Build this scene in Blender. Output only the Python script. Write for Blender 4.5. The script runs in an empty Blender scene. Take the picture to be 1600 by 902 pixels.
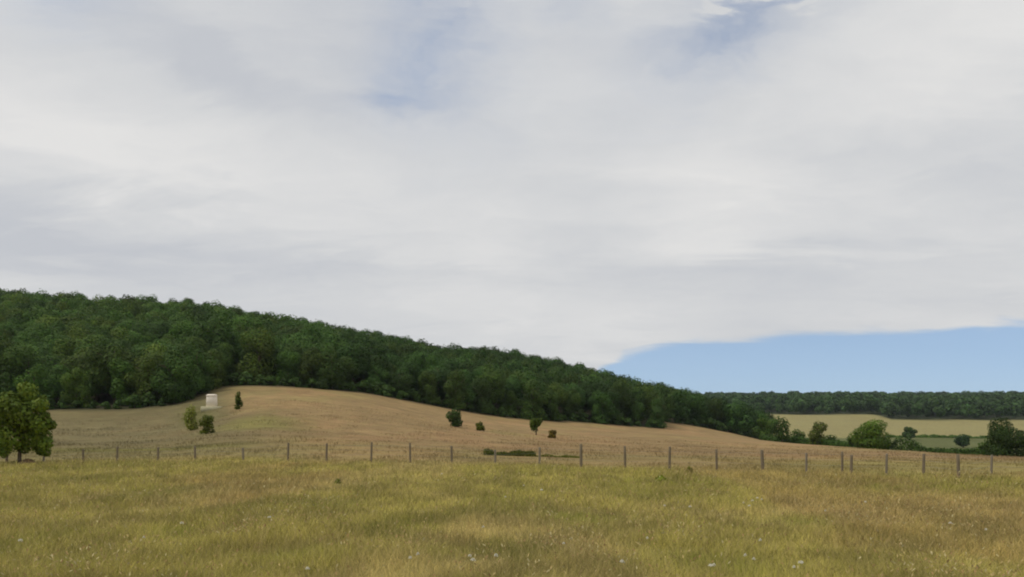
import bpy, math, random
import numpy as np

R = np.random.default_rng(7)
random.seed(7)
sc = bpy.context.scene
COL = sc.collection

# ------------------------------------------------------------------ camera
F, HOR, CZ = 1385.0, 655.0, 2.6          # focal length (px of 1600), horizon row, eye height
cam = bpy.data.cameras.new('camera')
cam.sensor_width = 36.0
cam.lens = 36.0 * F / 1600.0
cam.shift_y = (HOR - 451.0) / 1600.0
cam.clip_start, cam.clip_end = 0.1, 20000
camo = bpy.data.objects.new('camera', cam)
camo.location = (0, 0, CZ)
camo.rotation_euler = (math.radians(90), 0, 0)
COL.objects.link(camo)
sc.camera = camo

# ------------------------------------------------------------------ small helpers
def tag(o, label=None, cat=None, group=None, kind=None):
    if label: o['label'] = label
    if cat: o['category'] = cat
    if group: o['group'] = group
    if kind: o['kind'] = kind
    return o

def empty(name, loc, rz=0.0, s=1.0):
    o = bpy.data.objects.new(name, None)
    o.empty_display_size = 0.3
    o.location = loc
    o.rotation_euler = (0, 0, rz)
    o.scale = (s, s, s)
    COL.objects.link(o)
    return o

def mesh_obj(name, me, parent=None):
    o = bpy.data.objects.new(name, me)
    COL.objects.link(o)
    if parent: o.parent = parent
    return o

def np_mesh(name, verts, faces, mat, col=None, smooth=False):
    """faces: (n,k) int array with k = 3 or 4, or a list of such arrays"""
    if not isinstance(faces, list): faces = [faces]
    faces = [np.asarray(f, dtype=np.int32) for f in faces if len(f)]
    me = bpy.data.meshes.new(name)
    v = np.asarray(verts, dtype=np.float32)
    me.vertices.add(len(v))
    me.vertices.foreach_set('co', v.ravel())
    loops = np.concatenate([f.ravel() for f in faces])
    tot = np.concatenate([np.full(len(f), f.shape[1], dtype=np.int32) for f in faces])
    start = np.concatenate([[0], np.cumsum(tot)[:-1]]).astype(np.int32)
    me.loops.add(len(loops))
    me.loops.foreach_set('vertex_index', loops)
    me.polygons.add(len(tot))
    me.polygons.foreach_set('loop_start', start)
    me.polygons.foreach_set('loop_total', tot)
    if smooth:
        me.polygons.foreach_set('use_smooth', np.ones(len(tot), dtype=bool))
    if col is not None:
        a = me.color_attributes.new('tint', 'FLOAT_COLOR', 'POINT')
        c = np.ones((len(v), 4), dtype=np.float32)
        c[:, :3] = col
        a.data.foreach_set('color', c.ravel())
    me.materials.append(mat)
    me.update(calc_edges=True)
    me.validate()
    return me

def smoothstep(a, b, x):
    t = np.clip((x - a) / (b - a), 0, 1)
    return t * t * (3 - 2 * t)

_perm = R.random((256, 256))
def vnoise(x, y):
    xi = np.floor(x).astype(int); yi = np.floor(y).astype(int)
    fx = x - xi; fy = y - yi
    fx = fx * fx * (3 - 2 * fx); fy = fy * fy * (3 - 2 * fy)
    g = lambda a, b: _perm[a & 255, b & 255]
    return (g(xi, yi) * (1 - fx) + g(xi + 1, yi) * fx) * (1 - fy) + (g(xi, yi + 1) * (1 - fx) + g(xi + 1, yi + 1) * fx) * fy

def fbm(x, y, s=1.0, oct=4, ox=0.0):
    t = 0; a = 0.5; n = 0; x = x / s + ox; y = y / s + ox * 1.7
    for _ in range(oct):
        t = t + a * vnoise(x, y); n += a
        a *= 0.5; x = x * 2.03 + 13.1; y = y * 2.03 + 7.7
    return t / n

# ------------------------------------------------------------------ terrain heights
KD = np.array([0, 50, 100, 150, 200, 250, 300, 350, 420, 500, 600, 750, 900, 1200, 1600, 2500, 6000.])
FAR = [-12, -9.5, -2.8, 7.8, 20, 37, 30, 30]
PROF = {   # px column : heights at KD (the hill to the left, the shallow valley to the right)
    -2500: [0, 0, 0.3, 1.2, 5.0, 14, 25, 38, 55, 60, 48, 35, 25, 25, 30, 30, 30],
    0:     [0, 0, 0.2, 1.2, 5.5, 14, 25, 37.5, 54.3, 57, 46, 34, 25, 25, 30, 30, 30],
    200:   [0, 0, 0.2, 1.2, 6.0, 13.5, 24, 35, 48.5, 50, 42, 30, 22, 20, 30, 30, 30],
    290:   [0, 0, 0.5, 1.9, 7.0, 14, 24, 35.3, 49.3, 49, 40, 28, 20, 20, 30, 30, 30],
    360:   [0, 0, 1.4, 4.6, 9.2, 14.5, 23, 33, 44.8, 45, 38, 26, 20, 20, 30, 30, 30],
    430:   [0, 0, 1.4, 5.0, 9.0, 14, 21.5, 29.5, 40, 41, 34, 24, 18, 20, 30, 30, 30],
    560:   [0, 0, 0.8, 3.7, 7.5, 11.5, 17, 24, 33.5, 35, 28, 20, 16, 20, 30, 30, 30],
    700:   [0, 0, 0.1, 1.2, 3.2, 5.6, 11, 17, 25, 27, 22, 16, 12, 18, 30, 30, 30],
    800:   [0, 0, -0.4, -0.3, 0.5, 1.6, 6.5, 13.5, 24, 26, 20, 12, 10, 18, 30, 30, 30],
    950:   [0, -0.1, -0.8, -1.0, -0.7, 0.0, 1.6, 6.0, 13, 14, 10, 6, 8, 18, 32, 30, 30],
    1030:  [0, -0.1, -1.0, -1.4, -1.4, -1.2, -0.7, 2.0, 6.8, 7, 4, 2, 7, 19, 34, 30, 30],
    1100:  [0, -0.1, -1.1, -1.7, -1.9, -2.0, -2.0, -1.2, 1.7, 2, -1, 0, 7, 19, 36, 30, 30],
    1180:  [0, -0.2, -1.4, -2.1, -2.7, -3.2, -3.9, -4.8, -7, -9, -9, -2.6, 7.8, 20, 37, 30, 30],
    1260:  [0, -0.2, -1.5, -2.3, -2.85, -4.0, -8.0, -11, -12.5] + FAR,
    1390:  [0, -0.2, -1.55, -2.55, -4.5, -8.0, -11, -12.5, -13.2] + FAR,
    1600:  [0, -0.2, -1.8, -4.0, -7.0, -9.5, -11.5, -12.5, -13] + FAR,
    4500:  [0, -0.2, -1.8, -4.0, -7.0, -9.5, -11.5, -12.5, -13] + FAR,
}
PX = np.array(sorted(PROF)); PZ = np.array([PROF[p] for p in PX], dtype=float)

def px_of(x, y):
    return 800 + F * x / np.maximum(y, 1e-3)

TH = np.concatenate([np.linspace(-75, 75, 421), np.linspace(75, 285, 61)[1:-1]])
TH = np.radians(TH)
ND = 330
RD = np.geomspace(1.2, 6000, ND)          # horizontal radius rings

def raw_height(th, r):
    x = r * np.sin(th); y = r * np.cos(th)
    thc = np.clip(((th + math.pi) % (2 * math.pi)) - math.pi, math.radians(-66), math.radians(66))
    px = 800 + F * np.tan(thc)
    d = r * np.cos(thc)
    out = np.empty(np.shape(px))
    flat_px = px.ravel(); flat_d = d.ravel()
    ci = np.clip(np.searchsorted(PX, flat_px) - 1, 0, len(PX) - 2)
    t = np.clip((flat_px - PX[ci]) / (PX[ci + 1] - PX[ci]), 0, 1)
    di = np.clip(np.searchsorted(KD, flat_d) - 1, 0, len(KD) - 2)
    s = np.clip((flat_d - KD[di]) / (KD[di + 1] - KD[di]), 0, 1)
    z = ((PZ[ci, di] * (1 - t) + PZ[ci + 1, di] * t) * (1 - s) + (PZ[ci, di + 1] * (1 - t) + PZ[ci + 1, di + 1] * t) * s)
    a = np.abs(((th.ravel() + math.pi) % (2 * math.pi)) - math.pi)
    z = z * (1 - smoothstep(math.radians(70), math.radians(120), a))
    return z.reshape(np.shape(px))

TT, RR = np.meshgrid(TH, RD, indexing='ij')
GZ = raw_height(TT, RR)

def gauss(a, sig, axis, wrap):
    n = int(sig * 3); k = np.exp(-0.5 * (np.arange(-n, n + 1) / sig) ** 2); k /= k.sum()
    pad = [(0, 0), (0, 0)]; pad[axis] = (n, n)
    b = np.pad(a, pad, mode='wrap' if wrap else 'edge')
    out = np.zeros_like(a)
    for i, w in enumerate(k):
        sl = [slice(None)] * 2; sl[axis] = slice(i, i + a.shape[axis])
        out += w * b[tuple(sl)]
    return out
GZ = gauss(gauss(GZ, 2.2, 1, False), 3.5, 0, True)
GX = RR * np.sin(TT); GY = RR * np.cos(TT)
GZ = GZ + (fbm(GX, GY, 6.0, 3) - 0.5) * 0.16 * smoothstep(4, 10, RR) * (1 - smoothstep(150, 300, RR))
GZ = GZ + (fbm(GX, GY, 60.0, 3, 3.3) - 0.5) * 1.6 * smoothstep(150, 320, RR)

def gz(x, y):
    x = np.asarray(x, float); y = np.asarray(y, float)
    th = np.arctan2(x, y); r = np.hypot(x, y)
    ti = (np.degrees(th) + 75) / 150 * 420
    ti = np.clip(ti, 0, 419.999); i = ti.astype(int); ft = ti - i
    rj = np.log(np.maximum(r, 1.2) / 1.2) / math.log(6000 / 1.2) * (ND - 1)
    rj = np.clip(rj, 0, ND - 1.001); j = rj.astype(int); fr = rj - j
    return (GZ[i, j] * (1 - ft) + GZ[i + 1, j] * ft) * (1 - fr) + (GZ[i, j + 1] * (1 - ft) + GZ[i + 1, j + 1] * ft) * fr

def at(px, d):
    """ground point on the line of sight through column px, d metres ahead"""
    x = (px - 800) / F * d
    return np.array([x, d, float(gz(x, d))])

# fence line and wood edge as distance over column
FEN_P = np.array([-900, 0, 300, 600, 850, 1200, 1450, 1600, 2600.])
FEN_D = np.array([54, 52, 55, 52, 49, 46, 44, 43.5, 42.])
fence_d = lambda px: np.interp(px, FEN_P, FEN_D)
EDG_P = np.array([-900, 0, 200, 275, 300, 335, 430, 560, 700, 800, 950, 1030, 1040, 1100, 1150, 1205])
EDG_D = np.array([192, 188, 184, 186, 196, 216, 217, 227, 242, 257, 282, 296, 338, 354, 362, 372.])
edge_d = lambda px: np.interp(px, EDG_P, EDG_D)
farw_d = lambda px: np.interp(px, [1000, 1360, 1400, 2600], [905, 895, 815, 800])

# ------------------------------------------------------------------ materials
def new_mat(name):
    m = bpy.data.materials.new(name); m.use_nodes = True
    nt = m.node_tree
    for n in list(nt.nodes): nt.nodes.remove(n)
    out = nt.nodes.new('ShaderNodeOutputMaterial')
    return m, nt, out

def N(nt, typ, ins=None, **kw):
    n = nt.nodes.new(typ)
    for k, v in kw.items(): setattr(n, k, v)
    for k, v in (ins or {}).items():
        if hasattr(v, 'bl_idname') and hasattr(v, 'outputs'):
            nt.links.new(v.outputs[0], n.inputs[k])
        elif isinstance(v, bpy.types.NodeSocket):
            nt.links.new(v, n.inputs[k])
        else:
            n.inputs[k].default_value = v
    return n

def M2(nt, op, a, b=0.0, c=None):
    ins = {0: a, 1: b}
    if c is not None: ins[2] = c
    return N(nt, 'ShaderNodeMath', ins, operation=op)

def leaf_material(name, base, trans=0.25, use_object_color=True, up=0.0):
    m, nt, out = new_mat(name)
    att = N(nt, 'ShaderNodeVertexColor', layer_name='tint')
    mul = N(nt, 'ShaderNodeMix', {'Factor': 1.0, 'A': (*base, 1)}, data_type='RGBA', blend_type='MULTIPLY')
    mul.inputs[6].default_value = (*base, 1); nt.links.new(att.outputs['Color'], mul.inputs[7])
    col = mul.outputs[2]
    if use_object_color:
        oi = N(nt, 'ShaderNodeObjectInfo')
        m2 = N(nt, 'ShaderNodeMix', data_type='RGBA', blend_type='MULTIPLY')
        m2.inputs[0].default_value = 1.0
        nt.links.new(col, m2.inputs[6]); nt.links.new(oi.outputs['Color'], m2.inputs[7])
        col = m2.outputs[2]
    d = N(nt, 'ShaderNodeBsdfPrincipled', {'Base Color': col, 'Roughness': 0.7, 'Specular IOR Level': 0.15})
    t = N(nt, 'ShaderNodeBsdfTranslucent', {'Color': col})
    if up:                                  # a tuft shades as a tuft: blade normals bent towards the zenith
        ge = N(nt, 'ShaderNodeNewGeometry')
        ad = N(nt, 'ShaderNodeVectorMath', {0: ge.outputs['Normal'], 1: (0, 0, up)}, operation='ADD')
        no = N(nt, 'ShaderNodeVectorMath', {0: ad.outputs[0]}, operation='NORMALIZE')
        nt.links.new(no.outputs[0], d.inputs['Normal'])
    mix = N(nt, 'ShaderNodeMixShader', {0: trans, 1: d.outputs[0], 2: t.outputs[0]})
    nt.links.new(mix.outputs[0], out.inputs[0])
    return m

LEAF = leaf_material('foliage', (0.064, 0.109, 0.021), 0.22)
GRASS = leaf_material('grass_blades', (1, 1, 1), 0.3, False, 1.1)

def ground_material():
    m, nt, out = new_mat('ground_cover')
    att = N(nt, 'ShaderNodeVertexColor', layer_name='tint')
    tc = N(nt, 'ShaderNodeTexCoord')
    n1 = N(nt, 'ShaderNodeTexNoise', {'Vector': tc.outputs['Object'], 'Scale': 0.35, 'Detail': 6.0, 'Roughness': 0.65})
    n2 = N(nt, 'ShaderNodeTexNoise', {'Vector': tc.outputs['Object'], 'Scale': 5.0, 'Detail': 5.0, 'Roughness': 0.7})
    a = M2(nt, 'MULTIPLY_ADD', n1.outputs[0], 0.9, 0.53)
    b = M2(nt, 'MULTIPLY_ADD', n2.outputs[0], 0.8, 0.6)
    ab = M2(nt, 'MULTIPLY', a.outputs[0], b.outputs[0])
    mul = N(nt, 'ShaderNodeVectorMath', {0: att.outputs['Color']}, operation='SCALE')
    nt.links.new(ab.outputs[0], mul.inputs['Scale'])
    hs = N(nt, 'ShaderNodeHueSaturation', {'Color': mul.outputs[0]})
    n3 = N(nt, 'ShaderNodeTexNoise', {'Vector': tc.outputs['Object'], 'Scale': 0.9, 'Detail': 4.0})
    h = M2(nt, 'MULTIPLY_ADD', n3.outputs[0], 0.07, 0.465)
    nt.links.new(h.outputs[0], hs.inputs['Hue'])
    bump = N(nt, 'ShaderNodeBump', {'Height': n2.outputs[0], 'Strength': 0.6, 'Distance': 0.15})
    p = N(nt, 'ShaderNodeBsdfPrincipled', {'Base Color': hs.outputs[0], 'Roughness': 0.95, 'Specular IOR Level': 0.1, 'Normal': bump.outputs[0]})
    nt.links.new(p.outputs[0], out.inputs[0])
    return m
GROUND = ground_material()

def rough_material(name, c1, c2, scale, rough=0.9, stretch=(1, 1, 1)):
    m, nt, out = new_mat(name)
    tc = N(nt, 'ShaderNodeTexCoord')
    mp = N(nt, 'ShaderNodeMapping', {'Vector': tc.outputs['Object'], 'Scale': stretch})
    n = N(nt, 'ShaderNodeTexNoise', {'Vector': mp.outputs[0], 'Scale': scale, 'Detail': 6.0, 'Roughness': 0.65})
    r = N(nt, 'ShaderNodeValToRGB', {'Fac': n.outputs[0]})
    r.color_ramp.elements[0].position = 0.3; r.color_ramp.elements[0].color = (*c1, 1)
    r.color_ramp.elements[1].position = 0.7; r.color_ramp.elements[1].color = (*c2, 1)
    bump = N(nt, 'ShaderNodeBump', {'Height': n.outputs[0], 'Strength': 0.5, 'Distance': 0.02})
    p = N(nt, 'ShaderNodeBsdfPrincipled', {'Base Color': r.outputs[0], 'Roughness': rough, 'Specular IOR Level': 0.25, 'Normal': bump.outputs[0]})
    nt.links.new(p.outputs[0], out.inputs[0])
    return m
BARK = rough_material('bark', (0.05, 0.036, 0.024), (0.13, 0.10, 0.07), 9, stretch=(1, 1, 0.25))
POST = rough_material('weathered_post', (0.125, 0.10, 0.066), (0.22, 0.18, 0.125), 14, stretch=(1, 1, 0.12))
POST_GREY = rough_material('silvered_post', (0.16, 0.135, 0.10), (0.25, 0.215, 0.16), 14, stretch=(1, 1, 0.12))
WIRE = rough_material('galvanised_wire', (0.16, 0.16, 0.16), (0.25, 0.25, 0.25), 30, 0.5)
WHITE = rough_material('white_render', (0.78, 0.69, 0.57), (0.88, 0.80, 0.69), 2.5, 0.8)
PALE = rough_material('pale_stone', (0.40, 0.37, 0.23), (0.52, 0.48, 0.32), 2.0, 0.9)
EARTH = rough_material('bare_earth', (0.10, 0.065, 0.03), (0.20, 0.13, 0.065), 6)
PETAL = rough_material('white_petals', (0.60, 0.58, 0.46), (0.76, 0.74, 0.64), 20, 0.8)
STEM = rough_material('flower_stem', (0.10, 0.13, 0.03), (0.17, 0.18, 0.05), 20, 0.8)

# ------------------------------------------------------------------ ground colours (vegetation cover) and sheets
def lerp(a, b, t): return a * (1 - t[..., None]) + np.asarray(b) * t[..., None]

GREEN = np.array([0.285, 0.268, 0.052]); OLIVE = np.array([0.43, 0.370, 0.090])
STRAW = np.array([0.51, 0.40, 0.15]); RUSSET = np.array([0.45, 0.315, 0.115])
TAN = np.array([0.258, 0.177, 0.079])

def meadow_colour(x, y):
    n1 = fbm(x, y * 0.45, 5.0, 4); n2 = fbm(x, y * 0.6, 2.4, 4, 5.1); n3 = fbm(x, y * 0.4, 8.0, 4, 9.4); n4 = fbm(x, y * 0.8, 0.9, 3, 2.2)
    c = np.broadcast_to(OLIVE, np.shape(x) + (3,)).copy()
    c = lerp(c, STRAW, 0.75 * smoothstep(0.52, 0.68, n1))
    c = lerp(c, GREEN, 0.75 * smoothstep(0.52, 0.70, n2))
    c = lerp(c, RUSSET, 0.65 * smoothstep(0.53, 0.66, n3))
    for p, row, w in [(446, 856, 0.8), (290, 825, 0.6), (1250, 803, 0.9), (1040, 748, 2.0), (1120, 868, 0.9), (900, 800, 1.0), (1400, 750, 3.0)]:
        yy_ = F * (CZ - 0.15) / (row - HOR); xx_ = (p - 800) / F * yy_
        c = lerp(c, [0.23, 0.25, 0.03], 0.8 * np.exp(-(((x - xx_) / w) ** 2 + ((y - yy_) / (w * 1.4)) ** 2)) * smoothstep(0.35, 0.6, n4))
    c = c * (0.76 + 0.48 * smoothstep(0.3, 0.7, n4))[..., None]
    return c

def ground_colour(x, y):
    px = px_of(x, y); px = np.where(y < 1, 800, px); d = np.maximum(y, 1)
    c = meadow_colour(x, y)
    fd = fence_d(px)
    # the mown tan field beyond the fence
    f = np.broadcast_to(TAN, np.shape(x) + (3,)).copy()
    m1 = fbm(x, y * 0.5, 22.0, 4, 2.0); m2 = fbm(x, y * 0.35, 8.0, 3, 6.0)
    f = lerp(f, [0.26, 0.198, 0.078], 0.8 * smoothstep(0.5, 0.66, m1))
    f = lerp(f, [0.30, 0.19, 0.088], 0.7 * smoothstep(0.52, 0.68, m2))
    olive = smoothstep(520, 330, px) * (1 - 0.75 * smoothstep(330, 380, px) * smoothstep(110, 150, d))
    f = lerp(f, [0.165, 0.136, 0.062], np.clip(0.95 * olive * (0.55 + m2), 0, 1))
    g2 = np.exp(-(((px - 400) / 75) ** 2 + ((d - 108) / 26) ** 2)) * smoothstep(0.38, 0.56, m2)
    f = lerp(f, [0.20, 0.175, 0.055], np.clip(g2, 0, 1))
    g3 = np.exp(-(((px - 306) / 26) ** 2 + ((d - 150) / 30) ** 2))
    f = lerp(f, [0.115, 0.110, 0.036], np.clip(g3 * (0.5 + m1), 0, 0.9))
    band = np.exp(-((d - 71 - 6 * (m2 - 0.5)) / 3.5) ** 2) * smoothstep(430, 330, px)
    f = lerp(f, [0.14, 0.13, 0.035], np.clip(band * 1.1, 0, 0.95))
    near = smoothstep(95, 60, d) * (0.3 + 0.5 * smoothstep(1050, 1300, px))
    f = lerp(f, [0.24, 0.195, 0.065], np.clip(near * 1.2, 0, 1))
    f = f * (0.62 + 0.40 * fbm(x, y * 0.6, 3.0, 4, 8.8) + 0.36 * fbm(x * 0.35, y, 7.0, 4, 3.8))[..., None]
    c = lerp(c, f, smoothstep(-5, 6, d - fd + 6 * (m2 - 0.5)))
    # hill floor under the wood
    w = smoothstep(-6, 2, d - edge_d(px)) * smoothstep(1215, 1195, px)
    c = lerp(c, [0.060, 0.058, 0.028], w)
    # valley and fields beyond the brow
    v = smoothstep(230, 300, d) * smoothstep(1190, 1215, px)
    c = lerp(c, lerp(np.broadcast_to(np.array([0.085, 0.095, 0.028]), c.shape).copy(), [0.13, 0.14, 0.05], m1), v)
    pale = smoothstep(585, 600, d + 30 * (m1 - 0.5)) * smoothstep(1090, 1100, px)
    pc = lerp(np.broadcast_to(np.array([0.275, 0.245, 0.10]), c.shape).copy(), [0.235, 0.20, 0.085], m2)
    # a green hedge foot between the two pale fields
    c = lerp(c, pc, pale)
    c = lerp(c, [0.05, 0.06, 0.028], smoothstep(-6, 6, d - farw_d(px)) * smoothstep(950, 1090, px))
    c = np.where((y < 1)[..., None], OLIVE, c)
    return c

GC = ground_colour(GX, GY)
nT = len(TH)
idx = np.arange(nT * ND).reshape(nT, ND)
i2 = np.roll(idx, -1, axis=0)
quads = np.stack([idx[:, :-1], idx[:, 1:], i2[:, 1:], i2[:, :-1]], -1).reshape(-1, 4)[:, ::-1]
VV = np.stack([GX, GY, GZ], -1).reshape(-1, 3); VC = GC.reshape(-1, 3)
fc = VV[quads].mean(1)
fpx = np.where(fc[:, 1] < 1, 800, px_of(fc[:, 0], fc[:, 1])); fd_ = fc[:, 1]
reg = np.zeros(len(quads), int)
front = fd_ > 5
reg[front & (fd_ > fence_d(fpx))] = 1
reg[front & (fpx < 1210) & (fd_ > edge_d(fpx))] = 2
reg[front & (fpx >= 1210) & (fd_ > 420)] = 3
reg[front & (fd_ > 700)] = 3
for k, nm in enumerate(['meadow', 'field', 'hillside', 'far_fields']):
    q = quads[reg == k]
    used, inv = np.unique(q, return_inverse=True)
    vv = VV[used]; cc = VC[used]; ff = [inv.reshape(q.shape)]
    if k == 0:                                     # close the little hole under the camera
        ring = np.searchsorted(used, idx[:, 0])
        c0 = len(vv)
        vv = np.vstack([vv, [[0, 0, 0]]]); cc = np.vstack([cc, OLIVE[None]])
        ff.append(np.stack([np.full(nT, c0), np.roll(ring, -1), ring], -1))
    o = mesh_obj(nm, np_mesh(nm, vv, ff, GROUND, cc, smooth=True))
    tag(o, kind='structure')

# ------------------------------------------------------------------ grass (one object of blades)
def grass_mesh(name, X, Y, H, W, C, bend=0.8, heads=0):
    n = len(X)
    Z = gz(X, Y)
    ang = R.random(n) * 2 * math.pi
    fx, fy = np.cos(ang), np.sin(ang)
    la = R.random(n) * 2 * math.pi
    lean = bend * H * (0.25 + R.random(n))
    lx, ly = np.cos(la) * lean + 0.06 * H, np.sin(la) * lean
    B = np.stack([X, Y, Z - 0.02], -1)
    side = np.stack([fx, fy, 0 * fx], -1) * (W / 2)[:, None]
    mid = B + np.stack([lx * 0.35, ly * 0.35, H * 0.6], -1)
    tip = B + np.stack([lx, ly, H * (0.9 + 0.1 * R.random(n))], -1)
    V = np.stack([B - side, B + side, mid + side * 0.8, mid - side * 0.8, tip], 1).reshape(-1, 3)
    b = np.arange(n)[:, None] * 5
    q = b + np.array([[0, 1, 2, 3]]); t = b + np.array([[3, 2, 4]])
    CC = np.repeat(C, 5, axis=0)
    if heads:                                # nodding seed heads on the tallest stalks
        hs = np.argsort(-H * (0.4 + 0.6 * R.random(n)))[:heads]
        k = len(hs); T = tip[hs]; sd = side[hs] / np.linalg.norm(side[hs], axis=1)[:, None]
        dr = np.stack([lx[hs], ly[hs], 0.5 * H[hs]], -1); dr /= np.linalg.norm(dr, axis=1)[:, None]
        ln = (0.035 + 0.045 * R.random(k))[:, None] * (Y[hs] / 14)[:, None] ** 0.35; wd_ = ln * 0.2
        HV = np.stack([T - dr * 0.01, T + dr * ln * 0.45 + sd * wd_, T + dr * ln, T + dr * ln * 0.45 - sd * wd_], 1).reshape(-1, 3)
        hq = len(V) + np.arange(k)[:, None] * 4 + np.array([[0, 1, 2, 3]])
        pick = R.random(k)[:, None]
        hc = np.where(pick < 0.45, [[0.46, 0.35, 0.15]], np.where(pick < 0.8, [[0.36, 0.23, 0.10]], [[0.50, 0.43, 0.22]])) * (0.8 + 0.4 * R.random(k))[:, None]
        V = np.vstack([V, HV]); q = np.vstack([q, hq]); CC = np.vstack([CC, np.repeat(hc, 4, axis=0)])
    return np_mesh(name, V, [q, t], GRASS, CC)

def scatter(n, d0, d1, power, half=1.0):
    """points in the wedge in front of the camera with density falling as d**-power"""
    u = R.random(n)
    e = 2 - power
    d = (d0 ** e + u * (d1 ** e - d0 ** e)) ** (1 / e)
    x = (R.random(n) * 2 - 1) * half * d * (800 / F) * 1.0
    return x + R.normal(0, 0.3, n), d

def meadow_grass():
    n = 590000
    X, Y = scatter(n, 10.5, 62, 1.75, 1.35)
    over = Y - fence_d(px_of(X, Y))
    keep = R.random(n) > smoothstep(-5, 7, over)
    X, Y = X[keep], Y[keep]; n = len(X)
    C = ground_colour(X, Y)
    dry = fbm(X, Y * 0.6, 1.3, 3, 4.4)
    kind = R.random(n)
    C = C * (0.75 + 0.5 * R.random(n))[:, None]
    C = lerp(C, [0.40, 0.31, 0.14], 0.6 * (kind < 0.28).astype(float))       # dry stalks
    C = lerp(C, [0.12, 0.145, 0.03], 0.6 * (kind > 0.80).astype(float))      # green blades
    H = (0.06 + 0.24 * dry + 0.10 * R.random(n)) * (0.7 + 0.5 * R.random(n))
    H = np.where(kind < 0.08, H * 1.5, H) * (1 - 0.4 * smoothstep(-4, 4, Y - fence_d(px_of(X, Y))))
    W = 0.0070 * (Y / 14) ** 0.9 * (0.7 + 0.6 * R.random(n))
    return grass_mesh('meadow_grass', X, Y, H, W, C, heads=11000)
tag(mesh_obj('meadow_grass', meadow_grass()), 'rough olive and straw coloured meadow grass filling the foreground', 'grass', kind='stuff')

def field_grass():
    n = 120000
    X, Y = scatter(n, 42, 170, 1.95, 1.35)
    px = px_of(X, Y)
    keep = (Y > fence_d(px)) & (Y < edge_d(px) - 2)
    X, Y = X[keep], Y[keep]; n = len(X)
    C = ground_colour(X, Y) * (0.85 + 0.35 * R.random(n))[:, None]
    H = (0.03 + 0.10 * smoothstep(0.35, 0.75, fbm(X, Y, 4.0, 3, 1.1)) + 0.16 * smoothstep(0.58, 0.7, fbm(X, Y, 2.2, 3, 6.6))) * (0.7 + 0.6 * R.random(n))
    W = 0.03 * (Y / 50) ** 0.8
    return grass_mesh('dry_grass', X, Y, H, W, C)
tag(mesh_obj('dry_grass', field_grass()), 'short tan dry grass growing on the field behind the fence', 'grass', kind='stuff')

# ------------------------------------------------------------------ trees
def rand_dirs(n):
    v = R.normal(size=(n, 3)); return v / np.linalg.norm(v, axis=1)[:, None]

def leaf_quads(P, Nrm, size, tint):
    n = len(P)
    t = np.cross(Nrm, rand_dirs(n)); t /= np.linalg.norm(t, axis=1)[:, None] + 1e-9
    b = np.cross(Nrm, t)
    s = size[:, None]
    asp = (0.55 + 0.35 * R.random(n))[:, None]
    fold = Nrm * s * (R.normal(0, 0.18, n))[:, None]
    v0 = P - t * s; v1 = P - b * s * asp + fold; v2 = P + t * s * (0.8 + 0.4 * R.random(n))[:, None]; v3 = P + b * s * asp + fold
    V = np.stack([v0, v1, v2, v3], 1).reshape(-1, 3)
    q = np.arange(n)[:, None] * 4 + np.array([[0, 1, 2, 3]])
    return V, q, np.repeat(tint, 4, axis=0)

def crown_arrays(rx, rz, cz, n, leaf, lobes=18, lobe_r=(0.32, 0.5), spread=0.68, squash=0.85, low=0.0, shape='round', rough=0.55, explicit=None):
    d = rand_dirs(lobes)
    rad = R.random(lobes) ** 0.45
    L = d * rad[:, None] * spread
    lr = R.uniform(*lobe_r, lobes)
    if shape == 'round':
        L[:, 2] = L[:, 2] * 0.9
    else:                                   # 'bush': foliage down to the ground, widest low
        L[:, 2] = R.uniform(-0.95, 0.55, lobes)
        L[:, :2] *= (1.0 - 0.45 * np.clip(L[:, 2], 0, 1))[:, None] * 1.05
    if explicit is not None:
        L = np.array([e[:3] for e in explicit]); lr = np.array([e[3] for e in explicit]); lobes = len(L)
    ltint = 0.72 + 0.56 * R.random(lobes)
    w = lr ** 2 / (lr ** 2).sum()
    k = R.choice(lobes, int(n * 2.2), p=w)
    dd = rand_dirs(len(k))
    rr = np.where(R.random(len(k)) < 0.8, R.uniform(0.8, 1.08, len(k)), R.uniform(0.3, 0.8, len(k)))
    pts = L[k] + dd * (lr[k] * rr)[:, None] * np.array([1, 1, squash])
    # drop leaves deep within another lobe
    dist = np.linalg.norm((pts[:, None, :] - L[None]) / np.array([1, 1, squash]), axis=2) / lr[None]
    dist[np.arange(len(k)), k] = 9
    keep = (dist.min(1) > 0.72) | (R.random(len(k)) < 0.18)
    pts, dd, k = pts[keep][:n], dd[keep][:n], k[keep][:n]
    nn = dd + rough * rand_dirs(len(dd)) + np.array([0, 0, 0.25]); nn /= np.linalg.norm(nn, axis=1)[:, None]
    t = ltint[k] * (0.82 + 0.36 * R.random(len(k)))
    warm = R.random(len(k))
    tint = np.stack([t * (0.9 + 0.3 * warm), t, t * (0.75 + 0.4 * R.random(len(k)))], -1)
    P = pts * np.array([rx, rx, rz]) + np.array([0, 0, cz])
    if low: P[:, 2] = np.maximum(P[:, 2], low + 0.25 * R.random(len(P)))
    return leaf_quads(P, nn, leaf * (0.6 + 0.7 * R.random(len(P))), tint)

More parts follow.
